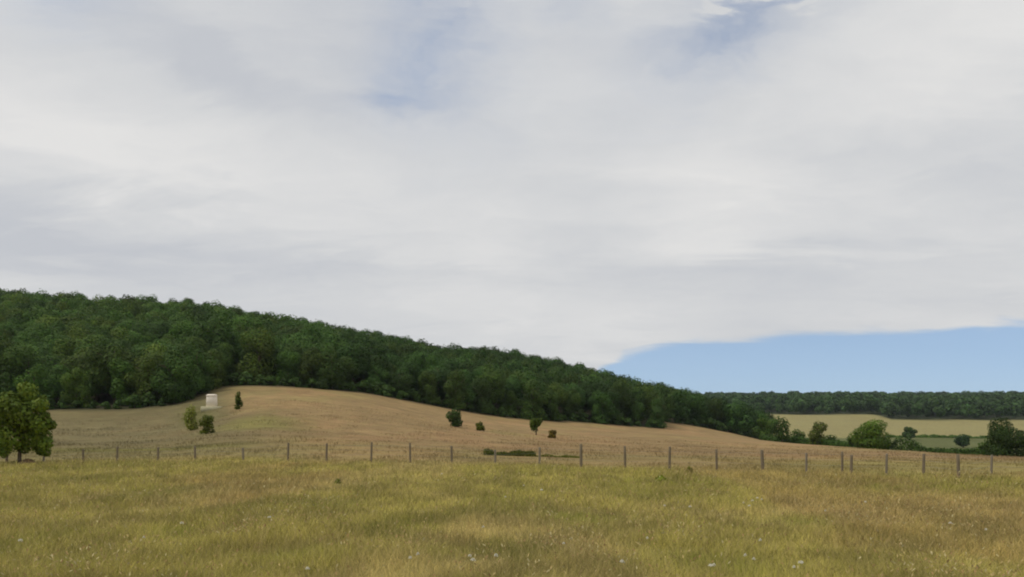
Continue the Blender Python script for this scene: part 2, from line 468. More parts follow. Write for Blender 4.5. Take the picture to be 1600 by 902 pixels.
def tube_arrays(path, radii, sides=7):
    path = np.asarray(path, float); V = []; Q = []
    for i, p in enumerate(path):
        a = path[min(i + 1, len(path) - 1)] - path[max(i - 1, 0)]
        a /= np.linalg.norm(a) + 1e-9
        u = np.cross(a, [0.31, 0.77, 0.55]); u /= np.linalg.norm(u) + 1e-9
        w = np.cross(a, u)
        for s in range(sides):
            an = 2 * math.pi * s / sides
            V.append(p + (u * math.cos(an) + w * math.sin(an)) * radii[i])
    for i in range(len(path) - 1):
        for s in range(sides):
            Q.append([i * sides + s, i * sides + (s + 1) % sides, (i + 1) * sides + (s + 1) % sides, (i + 1) * sides + s])
    V.append(path[-1] + 0); V.append(path[0] + 0)
    T = []
    for s in range(sides):
        T.append([(len(path) - 1) * sides + s, (len(path) - 1) * sides + (s + 1) % sides, len(V) - 2])
        T.append([(s + 1) % sides, s, len(V) - 1])
    return np.array(V), np.array(Q), np.array(T)

def join_tubes(tubes):
    V = []; Q = []; T = []; o = 0
    for v, q, t in tubes:
        V.append(v); Q.append(q + o); T.append(t + o); o += len(v)
    return np.vstack(V), [np.vstack(Q), np.vstack(T)]

def trunk_mesh(name, h, r, crown_c, crown_r, limbs=6, lean=(0, 0)):
    tubes = []
    p0 = np.array([0, 0, -0.35]); top = np.array([lean[0], lean[1], h])
    path = [p0 + (top - p0) * t + np.array([R.normal(0, r * 0.3), R.normal(0, r * 0.3), 0]) * (0 < t < 1) for t in np.linspace(0, 1, 6)]
    tubes.append(tube_arrays(path, [r * 1.35, r, r * 0.85, r * 0.7, r * 0.5, r * 0.25], 8))
    for _ in range(limbs):
        t = R.uniform(0.35, 0.85); a = p0 + (top - p0) * t
        d = rand_dirs(1)[0]; d[2] = abs(d[2]) * 0.6 + 0.25
        e = np.array([0, 0, crown_c]) + d * crown_r * R.uniform(0.6, 0.85)
        m = (a + e) / 2 + np.array([0, 0, 0.12 * crown_r])
        tubes.append(tube_arrays([a, m, e], [r * 0.45, r * 0.28, r * 0.08], 5))
    v, f = join_tubes(tubes)
    return np_mesh(name, v, f, BARK, smooth=True)

def crown_mesh(name, *a, **k):
    V, q, c = crown_arrays(*a, **k)
    return np_mesh(name, V, q, LEAF, c)

def make_tree(name, loc, h, rx, label, cat, group=None, colour=(1, 1, 1), n=2500, leaf=0.3, base=0.12, lobes=18, trunk_r=None, lean=(0, 0), part='crown', stem='trunk', **kw):
    """tree or shrub h metres tall; base = share of the height left clear under the leaves"""
    root = empty(name, loc, R.random() * 6.28)
    tag(root, label, cat, group)
    rz = h * (1 - base) / 2; cz = h * base + rz
    c = mesh_obj(part, crown_mesh(name + '_' + part, rx, rz, cz, n, leaf, lobes=lobes, **kw), root)
    c.color = (*colour, 1)
    mesh_obj(stem, trunk_mesh(name + '_' + stem, h * 0.72, trunk_r or h * 0.022, cz, min(rx, rz), lean=lean), root)
    return root

# prototypes for the wood: shapes only, every tree in the wood is a copy
protos = []
for k in range(14):
    h = ([13, 12, 14, 11.5, 12.5, 13.5, 10.5, 14.5, 12] * 2)[k]
    rx = ([5.6, 5.0, 5.4, 5.8, 4.6, 6.2, 5.0, 5.2, 4.2] * 2)[k]
    rz = h * 0.47; cz = h * 0.53
    if k >= 9: rz = h * 0.5; cz = h * 0.5
    cm = crown_mesh('wood_crown', rx, rz, cz, 4600, 0.25, rough=0.36, lobes=(9 + 2 * k) if k < 9 else 8 + k, lobe_r=(0.32, 0.54) if k < 9 else (0.30, 0.48), spread=0.70, low=0.1, shape='round' if k < 9 else 'bush')
    tm = trunk_mesh('wood_trunk', h * 0.75, 0.24, cz, min(rx, rz))
    protos.append((cm, tm, h))

spots = []
step = 7.4
yy = 178.0
while yy < 500:
    for xx in np.arange(-1.15 * yy, 0.33 * yy, step):
        x = xx + R.uniform(-2.4, 2.4); y = yy + R.uniform(-2.2, 2.2)
        p = px_of(x, y)
        if p > 1200 or y < edge_d(p) + 1.5: continue
        if y > np.interp(p, [0, 900, 1100, 1200], [485, 475, 455, 420]): continue
        spots.append((x, y, p, y - edge_d(p)))
    yy += step * (0.9 + 0.25 * (yy > 300))
# front-to-back: the ones standing forward and inside the picture are things of their own
inview = [s for s in spots if -40 < s[2] < 1640]
inview.sort(key=lambda s: s[1] + 0.0 * s[2])
rest_out = [s for s in spots if not (-40 < s[2] < 1640)]

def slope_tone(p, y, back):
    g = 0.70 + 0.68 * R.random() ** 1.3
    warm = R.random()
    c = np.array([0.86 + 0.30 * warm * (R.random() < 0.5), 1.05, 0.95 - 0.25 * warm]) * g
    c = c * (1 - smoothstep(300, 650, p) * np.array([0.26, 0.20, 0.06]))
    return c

EDGE_LABEL = 'dark green broadleaf tree standing along the lower front edge of the hillside wood'
SLOPE_LABEL = 'green broadleaf tree growing up the slope inside the dense hillside wood'
LAST_LABEL = 'bluish dark tree in the lower right end of the wood beyond the field step'
first = {}
NIND = 296
chosen, others = inview[:NIND], inview[NIND:] + rest_out
for (x, y, p, back) in chosen:
    k = int(R.integers(9)) if (back > 10 and p < 1036) else 9 + int(R.integers(5)); cm, tm, h = protos[k]
    s = (R.uniform(0.78, 1.2) + 0.22 * (R.random() < 0.12)) * np.interp(p, [0, 900, 1200], [1.0, 0.95, 0.80])
    if back < 9: s *= R.uniform(0.72, 0.95)
    z = float(gz(x, y))
    if k not in first:
        root = empty('broadleaf_tree', (x, y, z))
        c = mesh_obj('crown', cm, root); t = mesh_obj('trunk', tm, root)
        first[k] = (root, c, t)
    else:
        r0, c0, t0 = first[k]
        root = r0.copy(); COL.objects.link(root)
        c = c0.copy(); COL.objects.link(c); c.parent = root
        t = t0.copy(); COL.objects.link(t); t.parent = root
    root.location = (x, y, z); root.rotation_euler = (0, 0, R.random() * 6.28)
    root.scale = (s * R.uniform(0.92, 1.1), s * R.uniform(0.92, 1.1), s)
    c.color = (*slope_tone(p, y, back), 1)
    if p > 1036: tag(root, LAST_LABEL, 'tree', 'trees at the lower right end of the wood')
    elif back < 9: tag(root, EDGE_LABEL, 'tree', 'trees along the lower edge of the wood')
    else: tag(root, SLOPE_LABEL, 'tree', 'trees up the wooded slope')

def merged_wood(name, places, nleaf, leaf, hrange, rfac, tone):
    VV_, QQ, CC = [], [], []; o = 0
    base = [crown_arrays(1, 1, 0, nleaf, leaf, lobes=15, lobe_r=(0.3, 0.5), spread=0.70, rough=0.4) for _ in range(7)]
    for (x, y, p, back) in places:
        V, q, c = base[int(R.integers(7))]
        h = R.uniform(*hrange); r = h * rfac * R.uniform(0.85, 1.15); a = R.random() * 6.28
        ca, sa = math.cos(a), math.sin(a)
        W = np.stack([(V[:, 0] * ca - V[:, 1] * sa) * r, (V[:, 0] * sa + V[:, 1] * ca) * r, V[:, 2] * h * 0.5 + h * 0.52], -1)
        W += np.array([x, y, float(gz(x, y))])
        VV_.append(W); QQ.append(q + o); o += len(V)
        CC.append(c * tone(p, y, back))
    return mesh_obj(name, np_mesh(name, np.vstack(VV_), np.vstack(QQ), LEAF, np.vstack(CC)))

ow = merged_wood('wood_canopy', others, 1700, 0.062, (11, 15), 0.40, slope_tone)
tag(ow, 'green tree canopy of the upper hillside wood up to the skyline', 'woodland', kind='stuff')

far = []
yy = 800.0
while yy < 1750:
    st = 13 if yy < 1100 else 17
    for xx in np.arange(yy * (980 - 800) / F, yy * (2100 - 800) / F, st):
        x = xx + R.uniform(-4, 4); y = yy + R.uniform(-4, 4); p = px_of(x, y)
        if y < farw_d(p) + 4: continue
        far.append((x, y, p, 0))
    yy += st
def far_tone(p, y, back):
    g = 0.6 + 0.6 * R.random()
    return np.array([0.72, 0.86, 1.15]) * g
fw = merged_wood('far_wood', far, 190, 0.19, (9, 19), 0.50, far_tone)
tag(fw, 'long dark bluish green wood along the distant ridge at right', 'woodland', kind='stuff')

# ---- single trees and shrubs
tl = at(30, 50.5)
_blobs = [(22, 630, 18), (46, 613, 15), (71, 634, 12), (8, 655, 24), (44, 650, 24), (70, 662, 16), (83, 664, 8), (20, 685, 22), (50, 684, 21), (66, 693, 12),
          (-2, 699, 13), (-18, 655, 24), (-10, 640, 16), (36, 606, 9), (62, 626, 8), (30, 640, 20), (-24, 682, 16), (56, 704, 8), (36, 668, 20), (16, 705, 9), (38, 700, 9), (62, 705, 9), (78, 650, 7)]
_u = 50.5 / F
_ex = [((a - 30) * _u, R.uniform(-0.8, 0.8), CZ + (HOR - b) * _u - tl[2], c * _u * 1.02) for a, b, c in _blobs]
young = empty('young_tree', tuple(tl))
tag(young, 'young leafy green tree standing alone at the far left beside the fence', 'tree')
_c = mesh_obj('crown', crown_mesh('young_crown', 1, 1, 0, 8500, 0.10, squash=0.95, rough=0.6, explicit=_ex), young); _c.color = (1.6, 1.42, 1.0, 1)
mesh_obj('trunk', trunk_mesh('young_trunk', 3.6, 0.10, 2.6, 1.6, limbs=11, lean=(0.1, 0)), young)
mound_at = at(43, 50.2)

def shrub(px, d, h_px, w_px, label, colour, n=900, leaf=None, name='shrub', base=0.0, dz=0.0, lobes=16, cat='shrub', **kw):
    p = at(px, d); p[2] += dz
    h = h_px * d / F; w = w_px * d / F
    kw.setdefault('shape', 'bush'); kw.setdefault('low', 0.03)
    return make_tree(name, p, h, w * 0.5 * 0.98, label, cat, colour=colour, n=n, leaf=leaf or max(0.05, 1.5 * d / F), base=base, lobes=lobes,
                     trunk_r=max(0.03, h * 0.03), part='foliage' if cat == 'shrub' else 'crown', stem='stem' if cat == 'shrub' else 'trunk', **kw)

def d_on_ground(px, row, lo=56, hi=330):
    ds = np.linspace(lo, hi, 600)
    x = (px - 800) / F * ds
    rows = HOR - F * (gz(x, ds) - CZ) / ds
    ok = np.where(rows <= row)[0]
    return float(ds[ok[0]]) if len(ok) else float(ds[np.argmin(np.abs(rows - row))])

shrub(299, d_on_ground(299, 673), 46, 26, 'pale yellow-green bush just below the small white block', (3.0, 2.1, 1.7), n=900)
shrub(323, d_on_ground(323, 678), 36, 27, 'dark olive bush beside the pale yellow-green bush below the white block', (1.35, 1.05, 0.6), n=1000)
shrub(372, d_on_ground(372, 640), 30, 14, 'slim dark bush standing to the right of the small white block', (0.95, 0.85, 0.5), n=600)
shrub(711, d_on_ground(711, 667), 34, 30, 'largest dark bush in front of the wood, blocky and upright', (0.75, 0.85, 0.85), n=1300)
shrub(750, d_on_ground(750, 673), 16, 17, 'small low olive-brown bush right of the blocky dark bush', (1.35, 0.95, 0.5), n=500)
shrub(838, d_on_ground(838, 680), 32, 25, 'upright olive green bush narrowing at its foot in the middle of the field', (1.05, 1.0, 0.6), n=900, base=0.10, shape='round')
shrub(863, d_on_ground(863, 685), 15, 16, 'small rusty brown bush right of the upright olive bush', (1.75, 0.8, 0.5), n=500)

def mound():
    nr, na = 7, 22; V = []; Q = []
    for i in range(nr):
        for a in range(na):
            r = 0.62 * i / (nr - 1); th = 2 * math.pi * a / na
            zz = 0.40 * (1 - (i / (nr - 1)) ** 2) * R.uniform(0.8, 1.2) - 0.06
            V.append((r * math.cos(th) * R.uniform(0.92, 1.08), r * math.sin(th) * R.uniform(0.92, 1.08), zz))
    for i in range(nr - 1):
        for a in range(na):
            Q.append([i * na + a, (i + 1) * na + a, (i + 1) * na + (a + 1) % na, i * na + (a + 1) % na])
    o = mesh_obj('earth_mound', np_mesh('earth_mound', np.array(V), np.array(Q), EARTH)); o.location = mound_at
    return tag(o, 'small brown mound of earth at the foot of the young tree', 'mound')
mound()

# low growth filling the foot of the wood
us_c = crown_mesh('low_growth', 1.6, 1.2, 1.1, 700, 0.22, lobes=12, low=0.05, shape='bush')
us_t = trunk_mesh('low_stem', 1.6, 0.05, 1.1, 1.0, 4)
us0 = None; pq = -45.0
while pq < 1198:
    dq = float(edge_d(pq)) + R.uniform(0.5, 4.0)
    g = at(pq, dq)
    if us0 is None:
        root = empty('understorey_shrub', tuple(g)); us0 = (root, mesh_obj('foliage', us_c, root), mesh_obj('stem', us_t, root)); fo = us0[1]
    else:
        root = us0[0].copy(); COL.objects.link(root)
        fo = us0[1].copy(); COL.objects.link(fo); fo.parent = root
        st_ = us0[2].copy(); COL.objects.link(st_); st_.parent = root
    k = R.uniform(0.7, 1.5) * (1.35 if pq > 1036 else 1.0)
    root.location = g; root.rotation_euler = (0, 0, R.random() * 6.28); root.scale = (k * 1.15, k * 1.15, k)
    fo.color = tuple(np.append(np.array([0.75, 0.85, 0.85]) * R.uniform(0.75, 1.2), 1))
    tag(root, 'low dark green shrub filling the foot of the wood where it meets the tan field', 'shrub', 'low shrubs along the foot of the wood')
    pq += R.uniform(14, 24) * (230 / dq)

# trees standing beyond the brow on the right (bases hidden by it)
def brow_tree(px, d, top, w_px, label, colour, n=1500, lobes=16, name='hedge_tree', **kw):
    p = at(px, d)
    h = CZ + (HOR - top) * d / F - p[2]
    return make_tree(name, p, h, w_px * d / F * 0.49, label, 'tree', colour=colour, n=n, leaf=1.5 * d / F, base=kw.pop('base', -0.03), low=0.05, shape=kw.pop('shape', 'bush'), lobes=lobes, **kw)
brow_tree(1196, 300, 646, 46, 'mid green tree at the very end of the wood where it meets the brow', (1.0, 1.1, 0.8), n=1700)
brow_tree(1222, 262, 649, 34, 'narrow dark green tree just right of the end of the wood', (0.72, 0.85, 0.75), n=1500)
brow_tree(1248, 268, 668, 30, 'low dark bush-like tree between the narrow tree and the bronze topped tree', (0.8, 0.9, 0.7), n=1000)
brow_tree(1277, 250, 655, 40, 'bronze topped tree left of the big rounded green tree', (1.15, 0.95, 0.65), n=1600)
brow_tree(1303, 246, 677, 36, 'low dark bush-like tree against the left foot of the big rounded tree', (0.75, 0.85, 0.75), n=900)
brow_tree(1360, 205, 654, 68, 'big rounded bright green tree on the brow right of centre', (1.15, 1.2, 0.7), n=6500, lobes=30, lobe_r=(0.36, 0.52), spread=0.62)
brow_tree(1332, 225, 680, 30, 'low dark bush at the left side of the big rounded tree base', (0.75, 0.85, 0.75), n=700)
brow_tree(1421, 560, 666, 26, 'small distant dark tree on the edge of the pale field', (0.75, 0.8, 0.8), n=1100, shape='round', base=0.0)
brow_tree(1505, 470, 675, 27, 'small distant dark round tree standing on the green valley field', (0.55, 0.72, 0.85), n=1100, shape='round', base=0.0)
brow_tree(1560, 165, 650, 46, 'dark tree at far right, left one of the overlapping dark pair', (0.52, 0.58, 0.50), n=4500, lobes=30)
brow_tree(1588, 158, 664, 78, 'darkest broad tree cut by the right frame edge', (0.42, 0.48, 0.42), n=5200, lobes=32)
brow_tree(1535, 172, 684, 34, 'low dark bush at the left foot of the dark pair at far right', (0.75, 0.85, 0.7), n=1000)

# hedge line just behind the brow on the right
def strip_arrays(pxs, ds, h, w, n, leaf, seed_c, dz=0):
    P = []; NN = []
    t = R.random(n)
    px = np.interp(t, np.linspace(0, 1, len(pxs)), pxs); d = np.interp(t, np.linspace(0, 1, len(ds)), ds)
    x = (px - 800) / F * d; z = gz(x, d)
    prof = h * np.clip(0.12 + 1.9 * (fbm(x * 1.0, d * 0, 1.5 * max(h, 0.45), 4, seed_c) - 0.08), 0.25, 1.6)
    a = R.random(n) * math.pi
    rr = R.uniform(0.7, 1.05, n)
    Y = d + np.cos(a) * w / 2 * rr; Z = z + np.abs(np.sin(a)) * prof * rr
    P = np.stack([x + R.normal(0, leaf, n), Y, Z], -1)
    NN = np.stack([R.normal(0, 0.5, n), -np.abs(np.cos(a)) + R.normal(0, 0.4, n), np.sin(a) + 0.2], -1)
    NN /= np.linalg.norm(NN, axis=1)[:, None]
    tt = 0.7 + 0.6 * R.random(n)
    return leaf_quads(P, NN, leaf * (0.6 + 0.7 * R.random(n)), np.stack([tt, tt, tt * 0.9], -1))
def strip(name, label, cat, colour, *a, **k):
    V, q, c = strip_arrays(*a, **k)
    o = mesh_obj(name, np_mesh(name, V, q, LEAF, c)); o.color = (*colour, 1)
    return tag(o, label, cat)
strip('hedge', 'mid green hedge joining the end of the wood to the big rounded tree', 'hedge', (0.85, 0.95, 0.75),
      [1190, 1250, 1300, 1345], [275, 262, 242, 220], 2.9, 3.0, 4200, 0.27, 1.4)
strip('hedge', 'dark hedge line running behind the brow towards the far right trees', 'hedge', (0.8, 0.88, 0.8),
      [1385, 1440, 1500, 1545], [205, 200, 190, 182], 2.5, 2.5, 3500, 0.25, 2.2, dz=0)
strip('hedge', 'pale green distant hedge across the foot of the pale far fields', 'hedge', (1.1, 1.2, 0.9),
      [1385, 1470, 1560], [590, 585, 580], 1.6, 5.0, 2200, 0.6, 4.2)
strip('bramble_bank', 'long low dark strip of scrub lying right behind the fence in the middle', 'scrub', (1.05, 0.74, 0.42),
      [757, 800, 836], [66, 66.4, 66], 0.36, 0.8, 2600, 0.06, 7.7)
strip('bramble_bank', 'thin low olive strip of scrub continuing right to a fence post', 'scrub', (1.5, 1.0, 0.55),
      [838, 870, 906], [66, 65.5, 65], 0.18, 0.4, 900, 0.05, 3.1)

# ------------------------------------------------------------------ the small white block on its wide base
def box_arrays(x0, x1, y0, y1, z0, z1, taper=0.0, bev=0.03):
    """a box with chamfered vertical edges and top, optionally tapering upwards"""
    V = []; Q = []
    rings = [(z0, 0), (z1 - bev, 0), (z1, bev)]
    for z, ins in rings:
        k = taper * (z - z0) / max(z1 - z0, 1e-6) + ins
        a0, a1, b0, b1 = x0 + k, x1 - k, y0 + k, y1 - k
        for px_, py_ in [(a0 + bev, b0), (a1 - bev, b0), (a1, b0 + bev), (a1, b1 - bev), (a1 - bev, b1), (a0 + bev, b1), (a0, b1 - bev), (a0, b0 + bev)]:
            V.append((px_, py_, z))
    for r in range(2):
        for s in range(8):
            Q.append([r * 8 + s, r * 8 + (s + 1) % 8, (r + 1) * 8 + (s + 1) % 8, (r + 1) * 8 + s])
    c = len(V); V.append(((x0 + x1) / 2, (y0 + y1) / 2, z1)); c2 = len(V); V.append(((x0 + x1) / 2, (y0 + y1) / 2, z0))
    T = [[16 + s, 16 + (s + 1) % 8, c] for s in range(8)] + [[(s + 1) % 8, s, c2] for s in range(8)]
    return np.array(V), np.array(Q), np.array(T)

dw = d_on_ground(331, 640)
pw = at(331, dw); u = dw / F
hut = empty('white_block', tuple(pw), 0.08)
tag(hut, 'small white upright block on a wide pale base, on the field hump beside the wood', 'monument')
v, q, t = box_arrays(-14.5 * u, 16 * u, -11 * u, 11 * u, -0.5, 4.5 * u, 0.05)
mesh_obj('base', np_mesh('base', v, [q, t], PALE), hut)
v, q, t = box_arrays(-7.2 * u, 7.2 * u, -7 * u, 7 * u, 4.5 * u, 21 * u, 0.06)
mesh_obj('body', np_mesh('body', v, [q, t], WHITE), hut)
v, q, t = box_arrays(-7.7 * u, 7.7 * u, -7.6 * u, 7.6 * u, 21 * u + 0.003, 23.5 * u, 0.25, 0.05)
mesh_obj('cap', np_mesh('cap', v, [q, t], WHITE), hut)

# ------------------------------------------------------------------ fence
POSTS = [(-385, 703, 0), (-318, 703, 0), (-250, 704, 0), (-184, 703, 0), (-120, 704, 0), (-55, 705, 0), (10, 705, 0), (68, 711, 1), (130, 702, 0), (183, 698, 0), (247, 699, 0), (305, 697, 0), (380, 700, 1), (450, 692, 0), (510, 693, 0),
         (580, 691, 0), (641, 692, 0), (706, 697, 0), (774, 703, 1), (843, 699, 1), (908, 694, 0), (977, 697, 0), (1046, 698, 0), (1120, 702, 0),
         (1192, 703, 0), (1260, 708, 1), (1316, 706, 0), (1330, 711, 0), (1385, 709, 1), (1443, 709, 0), (1498, 710, 0), (1549, 711, 1), (1612, 713, 0), (1680, 714, 0), (1752, 714, 0), (1824, 715, 0), (1896, 715, 0)]
f0 = at(700, float(fence_d(700)))
fence = empty('post_fence', tuple(f0))
tag(fence, 'long fence of thin weathered wooden posts with wire between meadow and field', 'fence')
tops = []
for (p, top, grey) in POSTS:
    d = float(fence_d(p)) + R.uniform(-0.25, 0.25)
    if p == 1498: d = 40.0
    g = at(p, d)
    h = CZ + (HOR - top) * d / F - g[2]
    r = 0.062 * R.uniform(0.9, 1.2)
    if p in (1192, 908, 1498): r *= 1.2
    lx, ly = R.normal(0, 0.022, 2)
    ks = [-0.3, 0.0, h * 0.35, h * 0.7, h - 0.03, h]
    path = [np.array([lx * k, ly * k, k]) for k in ks]
    v, q, t = tube_arrays(path, [r * 1.05, r * 1.04, r, r * 0.98, r * 0.97, r * 0.86], 9)
    o = mesh_obj('post', np_mesh('post', v, [q, t], POST_GREY if grey else POST, smooth=False), fence)
    o.location = g - f0
    if p == 1498: o['label'] = 'taller post standing nearer than the rest of the fence line'
    elif p == 843: o['label'] = 'silver grey post in front of the dark strip of scrub'
    tops.append((g, h, lx, ly, r))
for k in (0.42, 0.68, 0.93):
    path = []
    for i, (g, h, lx, ly, r) in enumerate(tops):
        z = 1.08 * k if h > 1.0 else h * k
        pt = g - f0 + np.array([lx * z, ly * z - r - 0.004, min(z, h - 0.04)])
        if path:
            path.append((path[-1] + pt) / 2 - np.array([0, 0, 0.012]))
        path.append(pt)
    v, q, t = tube_arrays(path, [0.004] * len(path), 4)
    mesh_obj('wire', np_mesh('wire', v, [q, t], WIRE), fence)

# ------------------------------------------------------------------ white flowers and weeds in the meadow
def flower_meshes():
    V, Q, T = tube_arrays([(0, 0, -0.05), (0.01, 0.01, 0.2), (0.0, 0.02, 0.38)], [0.006, 0.005, 0.004], 5)
    stem = np_mesh('flower_stem', V, [Q, T], STEM)
    tubes = [(V, Q, T)]
    hv = []; hq = []; o = 0
    for k in range(26):
        a = R.random() * 6.28; rr = 0.085 * math.sqrt(R.random())
        c = np.array([rr * math.cos(a), 0.02 + rr * math.sin(a), 0.39 + 0.025 * (1 - (rr / 0.085) ** 2) + R.normal(0, 0.006)])
        m = 6; s = 0.019
        ring = [c + np.array([s * math.cos(2 * math.pi * i / m), s * math.sin(2 * math.pi * i / m), 0.004 * (i % 2)]) for i in range(m)]
        hv += ring + [c + np.array([0, 0, 0.010]), c - np.array([0, 0, 0.008])]
        for i in range(m):
            hq.append([o + i, o + (i + 1) % m, o + m]); hq.append([o + (i + 1) % m, o + i, o + m + 1])
        o += m + 2
    return stem, np_mesh('flower_head', np.array(hv), np.array(hq), PETAL)
stem_me, head_me = flower_meshes()
FL = [(33, 848), (285, 820), (755, 820), (653, 872), (640, 876), (740, 880), (776, 874), (735, 868), (973, 881), (1011, 841), (1038, 784), (1078, 790), (1187, 843),
      (1290, 793), (1250, 880), (1240, 884), (1110, 880), (1116, 884), (1165, 868), (1178, 872), (790, 775), (818, 762), (846, 768), (690, 740), (225, 842), (1485, 810),
      (1352, 777), (1176, 776), (1170, 783), (1190, 775), (1183, 771), (1162, 778), (1540, 824), (880, 845), (480, 888), (420, 810)]
fl0 = None
for (p, row) in FL:
    d = F * (CZ - 0.4) / (row - HOR)
    g = at(p, d)
    if fl0 is None:
        root = empty('white_flower', tuple(g)); h = mesh_obj('flower_head', head_me, root); s_ = mesh_obj('stem', stem_me, root)
        fl0 = (root, h, s_)
    else:
        root = fl0[0].copy(); COL.objects.link(root)
        for ch in fl0[1:]:
            c = ch.copy(); COL.objects.link(c); c.parent = root
    root.location = g; root.rotation_euler = (0, 0, R.random() * 6.28)
    s = R.uniform(0.25, 0.55); root.scale = (s, s, R.uniform(0.95, 1.15))
    tag(root, 'small white wildflower head dotted among the meadow grass in the foreground', 'wildflower', 'white wildflowers in the meadow')

def weed(px, row, w, h, label, colour, n=260):
    d = F * (CZ - 0.1) / (row - HOR); g = at(px, d)
    k = R.random(n); a = R.random(n) * 6.28; r = w / 2 * np.sqrt(R.random(n))
    P = np.stack([r * np.cos(a), r * np.sin(a), h * (0.1 + 0.9 * R.random(n)) * (1 - 0.6 * (2 * r / w) ** 2)], -1)
    nn = np.stack([np.cos(a), np.sin(a), 0.8 + 0 * a], -1) + 0.5 * rand_dirs(n); nn /= np.linalg.norm(nn, axis=1)[:, None]
    tt = 0.7 + 0.6 * R.random(n)
    V, q, c = leaf_quads(P, nn, 0.05 + 0.05 * R.random(n), np.stack([tt, tt, tt], -1))
    o = mesh_obj('weed_clump', np_mesh('weed_clump', V, q, LEAF, c)); o.location = g; o.color = (*colour, 1)
    return tag(o, label, 'weed')
weed(528, 755, 0.34, 0.28, 'dark green weed clump in the meadow below the left middle fence posts', (1.9, 1.35, 0.7), 120)
weed(1033, 747, 0.6, 0.3, 'bright green weed clump in the meadow just below the fence right of centre', (2.9, 2.1, 0.8), 140)
weed(1077, 733, 0.34, 0.34, 'small brown weed clump at the foot of the fence right of centre', (2.2, 1.3, 0.9), 110)

# ------------------------------------------------------------------ sky, clouds and sun
SUN_EL, SUN_AZ = math.radians(56), math.radians(-98)     # azimuth from +Y towards +X
wd = bpy.data.worlds.new('World'); sc.world = wd; wd.use_nodes = True
nt = wd.node_tree
for n in list(nt.nodes): nt.nodes.remove(n)
out = N(nt, 'ShaderNodeOutputWorld')
sky = N(nt, 'ShaderNodeTexSky', sky_type='NISHITA')
sky.sun_disc = False; sky.sun_elevation = SUN_EL; sky.sun_rotation = SUN_AZ
sky.altitude = 100; sky.air_density = 1.0; sky.dust_density = 0.4; sky.ozone_density = 2.0
tc = N(nt, 'ShaderNodeTexCoord'); G = tc.outputs['Generated']
sep = N(nt, 'ShaderNodeSeparateXYZ', {0: G})
lift = N(nt, 'ShaderNodeVectorMath', {0: N(nt, 'ShaderNodeVectorMath', {0: G, 1: (0, 0, 0.11)}, operation='ADD').outputs[0]}, operation='NORMALIZE')
nt.links.new(lift.outputs[0], sky.inputs[0])
X_, Y_, Z_ = sep.outputs
az = M2(nt, 'MULTIPLY', M2(nt, 'ARCTAN2', X_, Y_), 57.29578)
el = M2(nt, 'MULTIPLY', M2(nt, 'ARCSINE', Z_), 57.29578)
# the cloud sheet as a plane overhead
zz = M2(nt, 'ADD', M2(nt, 'MAXIMUM', Z_, 0.0), 0.16)
cp = N(nt, 'ShaderNodeCombineXYZ', {0: M2(nt, 'DIVIDE', X_, zz), 1: M2(nt, 'DIVIDE', Y_, zz), 2: 0.0})
mp = N(nt, 'ShaderNodeMapping', {'Vector': cp.outputs[0], 'Rotation': (0, 0, math.radians(28)), 'Scale': (0.55, 1.0, 1.0)})
nA = N(nt, 'ShaderNodeTexNoise', {'Vector': mp.outputs[0], 'Scale': 1.1, 'Detail': 7.0, 'Roughness': 0.52, 'Distortion': 0.4})
nB = N(nt, 'ShaderNodeTexNoise', {'Vector': mp.outputs[0], 'Scale': 3.2, 'Detail': 8.0, 'Roughness': 0.6, 'Distortion': 0.6})
nC = N(nt, 'ShaderNodeTexNoise', {'Vector': cp.outputs[0], 'Scale': 2.0, 'Detail': 6.0, 'Roughness': 0.6})
# gently warped azimuth and elevation, so nothing in the sheet is a clean ellipse
wz = M2(nt, 'ADD', az, M2(nt, 'MULTIPLY', M2(nt, 'SUBTRACT', nC.outputs[0], 0.5), 12.0))
we = M2(nt, 'ADD', el, M2(nt, 'MULTIPLY', M2(nt, 'SUBTRACT', nB.outputs[0], 0.5), 9.0))
ae = N(nt, 'ShaderNodeCombineXYZ', {0: wz, 1: we, 2: 0.0})

def ang(px, row):
    a = math.atan((px - 800) / F)
    return math.degrees(a), math.degrees(math.atan((HOR - row) / F * math.cos(a)))

def blob(px, row, wpx, hpx, rot=0.0):
    """soft cloud patch centred on a direction of the sky"""
    a, e = ang(px, row)
    k = 57.3 / F
    m = N(nt, 'ShaderNodeMapping', {'Vector': ae.outputs[0], 'Location': (a, e, 0), 'Rotation': (0, 0, math.radians(rot)), 'Scale': (wpx * k, hpx * k, 1)}, vector_type='TEXTURE')
    l = N(nt, 'ShaderNodeVectorMath', {0: m.outputs[0]}, operation='DOT_PRODUCT')
    nt.links.new(m.outputs[0], l.inputs[1])
    return M2(nt, 'EXPONENT', M2(nt, 'MULTIPLY', l.outputs['Value'], -1.0))

def total(items):
    acc = None
    for b, amp in items:
        v = M2(nt, 'MULTIPLY', b, amp)
        acc = v if acc is None else M2(nt, 'ADD', acc, v)
    return acc

